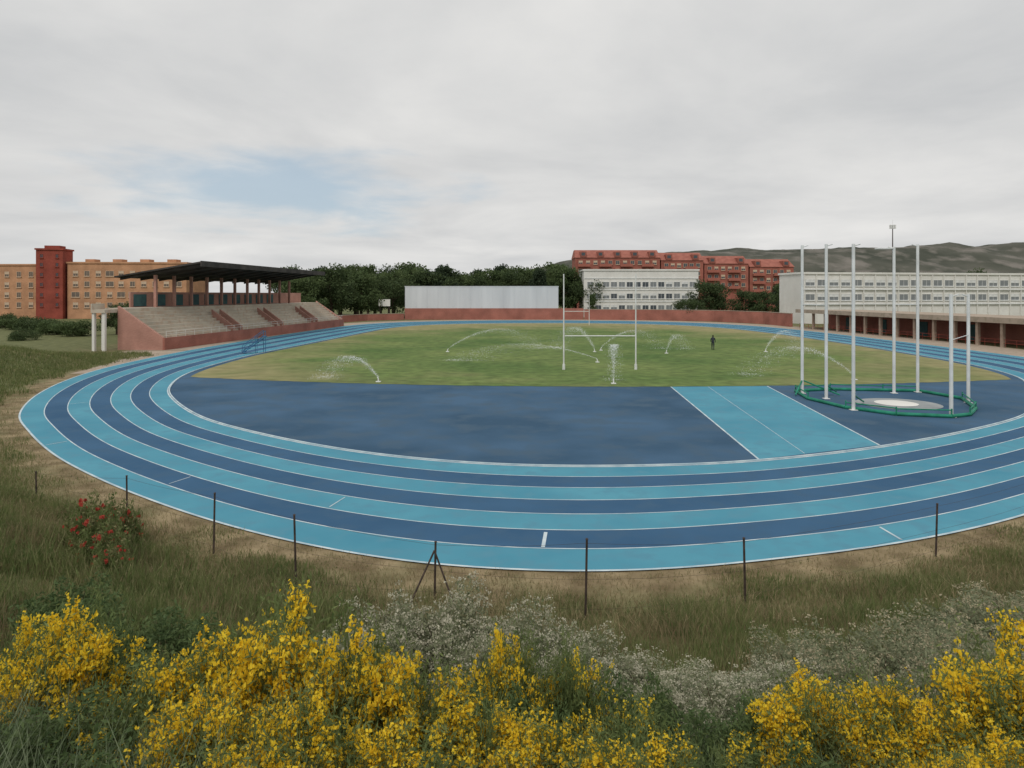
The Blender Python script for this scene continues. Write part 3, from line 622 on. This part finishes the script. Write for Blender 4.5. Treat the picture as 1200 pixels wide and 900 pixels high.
# ------------------------------------------------------------------ vegetation
def broom_mesh(nst,H,R,name,dens):
    st=[];fl=[]
    nb=24; 
    for b_ in range(nb):
        a=rng.uniform(0,2*np.pi); lean=math.sqrt(rng.uniform(.0,1.0)); L_=H*rng.uniform(.82,1.0)*math.sqrt(max(.2,1-.72*lean**2))
        ex=R*lean; branch_fl=rng.uniform()<(.25+dens*.6)
        for s in range(nst//nb):
            a2=a+rng.normal()*.36; e2=ex*rng.uniform(.6,1.25); l2=L_*rng.uniform(.55,1.04)
            tt=np.linspace(0,1,6); r_=e2*(tt**1.2); z_=l2*(tt**.8)
            wob=rng.normal(size=(6,3))*.022; wob[0]=0
            pth=np.stack([r_*np.cos(a2),r_*np.sin(a2),z_],1)+np.array([0.06*math.cos(a),.06*math.sin(a),0])+wob
            w=np.array([.007,.0065,.0055,.0045,.0035,.0015])
            sd_=np.array([-np.sin(a2),np.cos(a2),0])
            V=np.concatenate([pth-sd_*w[:,None],pth+sd_*w[:,None]]); F=np.array([(k,k+1,k+7,k+6) for k in range(5)]); st.append((V,F))
            if branch_fl and rng.uniform()<dens:
                m_=rng.integers(10,24); t=rng.uniform(rng.uniform(.5,.85),1.0,m_); P=np.stack([np.interp(t,tt,pth[:,k]) for k in range(3)],1)+rng.normal(size=(m_,3))*.026
                fl.append(P)
    P=np.concatenate(fl); k=3
    P3=np.repeat(P,k,0)+rng.normal(size=(len(P)*k,3))*.010
    V,F=leaf_quads(P3,rng.uniform(.009,.019,len(P3)),.8)
    base=np.concatenate([s_[0] for s_ in st]); q=base[rng.integers(0,len(base),16000)]+rng.normal(size=(16000,3))*.04
    V2,F2=leaf_quads(q,rng.uniform(.012,.034,len(q)),.26,.8)
    VS,FS=join(st+[(V2,F2)])
    return mesh_from(name+"_stems",VS,FS,[M['stem']]),mesh_from(name+"_flowers",V,F,[M['yellow']])
BR=[broom_mesh(456,1.0,.56,"broom",d_) for d_ in(.82,.62,.88,.48,.3)]
def plant(name,meshes,pn,x,y,s,top,label,cat,group,sink=.05):
    z=float(hgt(x,y))-sink
    e=empty(name,(x,y,z),random.uniform(0,6.28),label=label,cat=cat,group=group); e.scale=(s,s,max(.25,top-z))
    for p,m_ in zip(pn,meshes):
        o=bpy.data.objects.new(p,m_); link(o,e)
        if p in("flowers","leaves"): o["kind"]="stuff"
brooms=[(-3.8,6.0,1.0,4.05,0),(-4.7,6.8,.9,3.65,3),(-3.1,5.4,1.0,3.75,4),(-2.5,5.6,.95,3.9,0),(-1.9,5.6,1.15,4.25,2),(-1.25,5.4,1.1,4.15,0),(-.7,5.2,1.0,3.85,1),(-2.1,4.6,.95,4.0,2),(-1.4,4.4,.9,4.05,1),(-.75,4.3,.9,3.9,3),
 (-.2,5.0,.85,3.68,2),(.02,6.2,.75,3.78,3),(.6,6.1,.7,3.65,4),(.35,4.7,.85,3.72,1),(.95,5.4,.8,3.5,4),(.9,4.5,.85,3.68,2),(1.5,4.9,.8,3.5,4),(1.6,4.0,.75,3.8,3),
 (2.3,5.1,.9,3.82,0),(2.9,5.2,.85,3.75,2),(3.7,4.9,1.0,4.05,0),(4.2,5.4,1.1,4.1,2),(2.7,4.1,.8,3.85,1),(3.3,4.4,.8,3.8,0),
 (-1.7,3.7,.8,4.15,1),(-1.1,3.5,.8,4.15,2),(-.5,3.5,.8,4.15,0),(.1,3.6,.8,4.05,3),(.7,3.5,.8,4.05,2),(1.3,3.3,.75,4.1,4),(1.9,3.4,.75,4.0,3),(2.5,3.4,.75,4.15,0),
 (-.9,2.9,.65,4.45,4),(-.2,2.9,.65,4.4,1),(.5,2.8,.65,4.4,2),(1.2,2.8,.65,4.4,3),(1.8,2.8,.65,4.45,4)]
for x,y,s,tp,v in brooms: plant("broom_bush",BR[v],("stems","flowers"),x,y,s,tp,"sparsely flowered green broom bush on the bank" if v==4 else "yellow flowering broom bush on the grassy bank","bush","yellow broom bushes on the bank")
def shrub_mesh(R,H,name,nf,mats,nl=9000,fs=(.009,.017),ls=(.012,.032),fz=(.80,1.08)):
    def lobf(d): return 1+.16*np.sin(d[:,0]*7+1)+.13*np.sin(d[:,1]*9+2)+.1*np.sin(d[:,2]*11)
    d=rng.normal(size=(nl,3)); d/=np.linalg.norm(d,axis=1)[:,None]; d[:,2]=np.abs(d[:,2])
    P=d*rng.uniform(.3,1.0,(nl,1))**.5*lobf(d)[:,None]*np.array([R,R,H])
    V,F=leaf_quads(P,rng.uniform(*ls,nl),.35,.6)
    mb=MB()
    for i_ in range(26):
        a=rng.uniform(0,6.28); q=rng.uniform(.2,.85); mb.tube((0,0,-.05),(R*q*math.cos(a),R*q*math.sin(a),H*rng.uniform(.4,.85)),.008,.003,4)
    # flower heads gathered in loose umbels
    nc=max(1,nf//9); d=rng.normal(size=(nc,3)); d/=np.linalg.norm(d,axis=1)[:,None]; d[:,2]=np.abs(d[:,2])
    Q=d*rng.uniform(*fz,(nc,1))*lobf(d)[:,None]*np.array([R,R,H]); Q=np.repeat(Q,9,0)+rng.normal(size=(nc*9,3))*np.array([.022,.022,.010])
    V2,F2=leaf_quads(Q,rng.uniform(*fs,len(Q)),.9)
    return mb.mesh(name+"_branches",[M['bark']]),mesh_from(name+"_leaves",V,F,[mats[0]]),mesh_from(name+"_flowers",V2,F2,[mats[1]])
SH=[shrub_mesh(.6,.9,"white_shrub",6500,(M['greyleaf'],M['whitefl']),nl=12000,fs=(.007,.014)) for _ in range(3)]
SG=[shrub_mesh(.6,.9,"grey_shrub",3800,(M['greyleaf'],M['beige']),nl=10000,fs=(.007,.014)) for _ in range(2)]
SR=[shrub_mesh(.6,.9,"poppy",240,(M['meadow'],M['poppy']),4200,(.025,.045),(.03,.06),(.85,1.15))]
SD=[shrub_mesh(.6,.9,"green_shrub",10,(M['darkleaf'],M['beige']),9000,(.01,.02),(.02,.045))]
for x,y,s,tp in[(-1.55,9.0,1.2,2.65),(-.75,8.8,1.3,2.85),(.1,8.5,1.2,2.75),(.7,8.3,1.1,2.6),(-.3,7.6,1.1,2.85),(1.2,7.6,1.1,2.6),(1.8,7.4,1.1,2.5),(-1.6,7.6,1.1,2.95),(2.4,7.6,1.1,2.3),(.5,7.2,1.0,2.85),(3.0,7.9,1.1,2.15),(-2.3,8.2,1.0,2.5),(1.4,6.5,1.0,2.95),(2.1,6.4,1.0,3.0),(2.7,6.6,1.0,3.0)]:
    plant("white_flowered_shrub",random.choice(SH),("branches","leaves","flowers"),x,y,s,tp,"pale grey-green shrub covered in tiny cream flowers","bush","white flowered shrubs on the bank")
for x,y,s,tp in[(4.1,7.7,1.3,2.95),(4.8,7.4,1.2,2.95),(6.3,9.2,1.5,2.55),(7.1,9.4,1.4,2.5),(5.6,8.4,1.2,2.6),(3.4,6.8,1.1,3.1),(4.9,6.4,1.1,3.35),(5.4,7.2,1.2,3.0),(4.2,6.4,1.1,3.2),(7.8,10.2,1.3,2.2),(3.7,8.8,1.1,2.2)]:
    plant("grey_shrub",random.choice(SG),("branches","leaves","flowers"),x,y,s,tp,"dry greyish rounded shrub on the bank","bush","grey shrubs on the bank")
for x,y,s,tp in[(-10.5,16.8,1.1,1.75),(-9.9,16.0,1.0,1.65),(-9.3,15.3,.9,1.5),(-8.6,14.4,.7,1.4),(-10.2,17.6,.8,1.3)]:
    plant("poppy_plant",SR[0],("branches","leaves","flowers"),x,y,s,tp,"red poppies among tall weeds on the bank","flowers","red poppies on the bank")
for x,y,s,tp in[(-2.7,4.3,1.0,3.70),(-3.5,4.9,1.0,3.65),(-2.1,3.4,.8,3.9),(2.1,4.3,.8,3.65),(-5.2,8.0,1.2,3.0),(-6.4,9.6,1.2,2.6),(-4.2,8.0,1.2,2.9),(.0,5.6,.8,3.4),(1.2,5.9,.8,3.3),(-2.4,3.5,.8,4.0),(2.3,2.9,.7,4.2),(1.2,4.2,.7,3.6),(1.9,5.3,.8,3.45),(-3.2,4.0,.9,3.7)]:
    plant("green_shrub",SD[0][:2],("branches","leaves"),x,y,s,tp,"green leafy shrub among the broom","bush","green shrubs on the bank")
def scatter(n,xr,yr,dmin,dmax,power=1.0,patch=0):
    x=rng.uniform(*xr,n*4); y=yr[0]+(yr[1]-yr[0])*rng.uniform(0,1,n*4)**power
    keep=np.abs(x)<(y+1.5)*.86+1; x=x[keep];y=y[keep]; d=sd(x,y); 
    dd=d+patch*(np.sin(x*1.1+np.sin(y*.9)*1.5)+np.sin(y*1.7+x*2.3)*.6)+rng.normal(size=len(d))*patch*.6
    k=(dd>dmin)&(d<dmax)&(d>.25)
    x=x[k][:n];y=y[k][:n];d=d[k][:n]; return np.stack([x,y,hgt(x,y,d)-.02],1),d
P,d=scatter(70000,(-34,30),(10,58),.05,4.0,1.5); h=rng.uniform(.04,.17,len(P))*(1+.9*np.clip(d-1.0,0,2)); V,F=blades(P,h,np.full(len(P),.016),rng.uniform(.2,1.0,len(P)))
obj("dry_grass",mesh_from("dry_grass",V,F,[M['dry']]),label="short dry straw-coloured grass on the verge",kind="stuff",cat="grass")
clump=lambda P:(np.sin(P[:,0]*1.7+np.sin(P[:,1]*1.1)*2)+np.sin(P[:,1]*2.3+P[:,0]*.6))*.25+.75
P,d=scatter(85000,(-20,20),(2.2,22),1.5,17,.9,.7); c=clump(P); h=rng.uniform(.12,.48,len(P))*c*np.clip(d/3,.4,1); V,F=blades(P,h,rng.uniform(.006,.015,len(P)),rng.uniform(.1,.7,len(P)))
obj("meadow_grass",mesh_from("meadow_grass",V,F,[M['meadow']]),label="green and straw meadow grass covering the bank",kind="stuff",cat="grass")
P,d=scatter(44000,(-16,18),(4,21),1.2,10,.9,.7); c=clump(P[:,[1,0,2]]); h=rng.uniform(.15,.55,len(P))*c*np.clip(d/3,.4,1); V,F=blades(P,h,rng.uniform(.006,.014,len(P)),rng.uniform(.1,.6,len(P)))
obj("withered_grass",mesh_from("withered_grass",V,F,[M['brown']]),label="brown withered grass around the fence line",kind="stuff",cat="grass")
P,d=scatter(36000,(-34,-3),(9,40),1.2,13,1.3,.7); c=clump(P); h=rng.uniform(.3,.8,len(P))*c*np.clip(d/3.5,.3,1); V,F=blades(P,h,rng.uniform(.012,.026,len(P)),rng.uniform(.1,.5,len(P)))
obj("tall_weeds",mesh_from("tall_weeds",V,F,[M['meadow']]),label="tall green weeds growing up the bank",kind="stuff",cat="weeds")
P,d=scatter(36000,(3,34),(9,34),1.2,10,1.2,.7); c=clump(P); h=rng.uniform(.2,.65,len(P))*c*np.clip(d/3,.3,1); V,F=blades(P,h,rng.uniform(.008,.02,len(P)),rng.uniform(.1,.5,len(P)))
obj("verge_weeds",mesh_from("verge_weeds",V,F,[M['meadow']]),label="tall green weeds along the wire fence",kind="stuff",cat="weeds")
P,d=scatter(28000,(-70,-28),(38,76),1.6,26,1,.6); h=rng.uniform(.15,.5,len(P)); V,F=blades(P,h,rng.uniform(.03,.06,len(P)),rng.uniform(.1,.7,len(P)))
obj("bank_grass",mesh_from("bank_grass",V,F,[M['meadow']]),label="rough grass on the low side mound",kind="stuff",cat="grass")
x=rng.uniform(-4.5,2.6,24000); y=rng.uniform(2.3,6.0,24000); P=np.stack([x,y,hgt(x,y)-.02],1); V,F=blades(P,rng.uniform(.15,.7,len(P))*np.where(x<-1.6,1.15,.8),rng.uniform(.005,.013,len(P)),rng.uniform(.1,.8,len(P)))
obj("thistle_patch",mesh_from("thistle_patch",V,F,[M['thistle']]),label="grey-green thistly weeds at the bank top",kind="stuff",cat="weeds")

# ------------------------------------------------------------------ hills
rx=np.linspace(-100,2600,290); ry=np.linspace(1100,2300,70)
X,Y=np.meshgrid(rx,ry)
prof=np.interp(rx,[-100,50,150,250,400,480,600,720,860,960,1040,1110,1200,1400,1800,2600],[20,60,85,98,108,110,112,112,112,126,116,126,122,135,110,60])
def fb(x,y): 
    s=0;a=1;f=.006
    for k in range(8): s+=a*np.sin(x*f+1.3*k+np.sin(y*f*1.3+k)*1.5)*np.cos(y*f*.9+k*2.1+np.sin(x*f*.7)*1.2); a*=.62; f*=1.85
    return s
t=(Y-1100)/(1500-1100); cross=np.where(Y<1500,sstep(0,1,t),1-.4*sstep(1500,2300,Y))
Z=prof[None]*cross*(1+.035*fb(X,Y))+fb(X*3,Y*3)*2.6*cross-1
V=np.stack([X.ravel(),Y.ravel(),Z.ravel()],1); nx=len(rx); i=np.arange(nx-1)[None]+np.arange(len(ry)-1)[:,None]*nx; F=np.stack([i,i+1,i+nx+1,i+nx],-1).reshape(-1,4)
obj("hills",mesh_from("hills",V,F,[M['hill']]),label="grey-green rocky hills beyond the town",kind="structure",cat="hills")

# ------------------------------------------------------------------ world
w=bpy.data.worlds.new("World"); scene.world=w; w.use_nodes=True; nt=w.node_tree;N=nt.nodes;L=nt.links
bg=N["Background"]; bg.inputs["Strength"].default_value=.145
sky=N.new("ShaderNodeTexSky"); sky.sky_type='NISHITA'; sky.sun_disc=False; sky.sun_elevation=math.radians(52); sky.sun_rotation=math.radians(200)
tc=N.new("ShaderNodeTexCoord"); sp=N.new("ShaderNodeSeparateXYZ"); L.new(tc.outputs["Generated"],sp.inputs[0])
def math_(op,a,b_=None,c=None):
    m_=N.new("ShaderNodeMath"); m_.operation=op
    for k,v in enumerate((a,b_,c)):
        if v is None: continue
        if isinstance(v,(int,float)): m_.inputs[k].default_value=v
        else: L.new(v,m_.inputs[k])
    return m_.outputs[0]
zz=math_('ADD',math_('MAXIMUM',sp.outputs[2],0.0),.13)
cb=N.new("ShaderNodeCombineXYZ"); L.new(math_('DIVIDE',sp.outputs[0],zz),cb.inputs[0]); L.new(math_('DIVIDE',sp.outputs[1],zz),cb.inputs[1])
def wn(scale,detail=7,dist=0.0,rough=.55):
    n_=N.new("ShaderNodeTexNoise"); n_.inputs["Scale"].default_value=scale; n_.inputs["Detail"].default_value=detail; n_.inputs["Distortion"].default_value=dist; n_.inputs["Roughness"].default_value=rough
    L.new(cb.outputs[0],n_.inputs["Vector"]); return n_.outputs["Fac"]
n1=wn(.75,7,.3); r=N.new("ShaderNodeValToRGB"); L.new(n1,r.inputs["Fac"])
r.color_ramp.elements[0].position=.30; r.color_ramp.elements[0].color=(3.9,3.97,4.03,1)
r.color_ramp.elements[1].position=.68; r.color_ramp.elements[1].color=(5.5,5.45,5.33,1)
sb=N.new("ShaderNodeVectorMath"); sb.operation='SUBTRACT'; sb.inputs[1].default_value=(-.32,.934,.145); L.new(tc.outputs["Generated"],sb.inputs[0])
ml=N.new("ShaderNodeVectorMath"); ml.operation='MULTIPLY'; ml.inputs[1].default_value=(5.0,1.5,19); L.new(sb.outputs[0],ml.inputs[0])
le=N.new("ShaderNodeVectorMath"); le.operation='LENGTH'; L.new(ml.outputs[0],le.inputs[0])
dd=math_('ADD',le.outputs["Value"],math_('MULTIPLY',math_('SUBTRACT',wn(1.6,6,.2),.5),2.6))
mr=N.new("ShaderNodeMapRange"); mr.interpolation_type='SMOOTHSTEP'; mr.inputs[1].default_value=.25; mr.inputs[2].default_value=1.3; mr.inputs[3].default_value=.2; mr.inputs[4].default_value=1.0; L.new(dd,mr.inputs[0])
mx=N.new("ShaderNodeMixRGB"); L.new(mr.outputs[0],mx.inputs[0]); 
bl=N.new("ShaderNodeMixRGB"); bl.inputs[0].default_value=.8; bl.inputs[2].default_value=(2.7,3.45,4.05,1); L.new(sky.outputs[0],bl.inputs[1])
L.new(bl.outputs[0],mx.inputs[1]); L.new(r.outputs[0],mx.inputs[2]); L.new(mx.outputs[0],bg.inputs["Color"])

ld=bpy.data.lights.new("sun",'SUN'); ld.energy=1.5; ld.angle=math.radians(18); ld.color=(1,.96,.9)
so=bpy.data.objects.new("sun",ld); COL.objects.link(so)
az=math.radians(200); el=math.radians(52); dv=Vector((math.sin(az)*math.cos(el),math.cos(az)*math.cos(el),math.sin(el))); so.rotation_euler=dv.to_track_quat('Z','Y').to_euler()
cd=bpy.data.cameras.new("camera"); cam=bpy.data.objects.new("camera",cd); COL.objects.link(cam); scene.camera=cam
cam.location=(0,0,6.69); cam.rotation_euler=(math.pi/2,0,0); cd.sensor_width=36; cd.lens=786/1200*36; cd.shift_y=-105/1200; cd.clip_start=.05; cd.clip_end=12000
scene.view_settings.view_transform='Standard'; scene.view_settings.look='None'; scene.view_settings.exposure=0
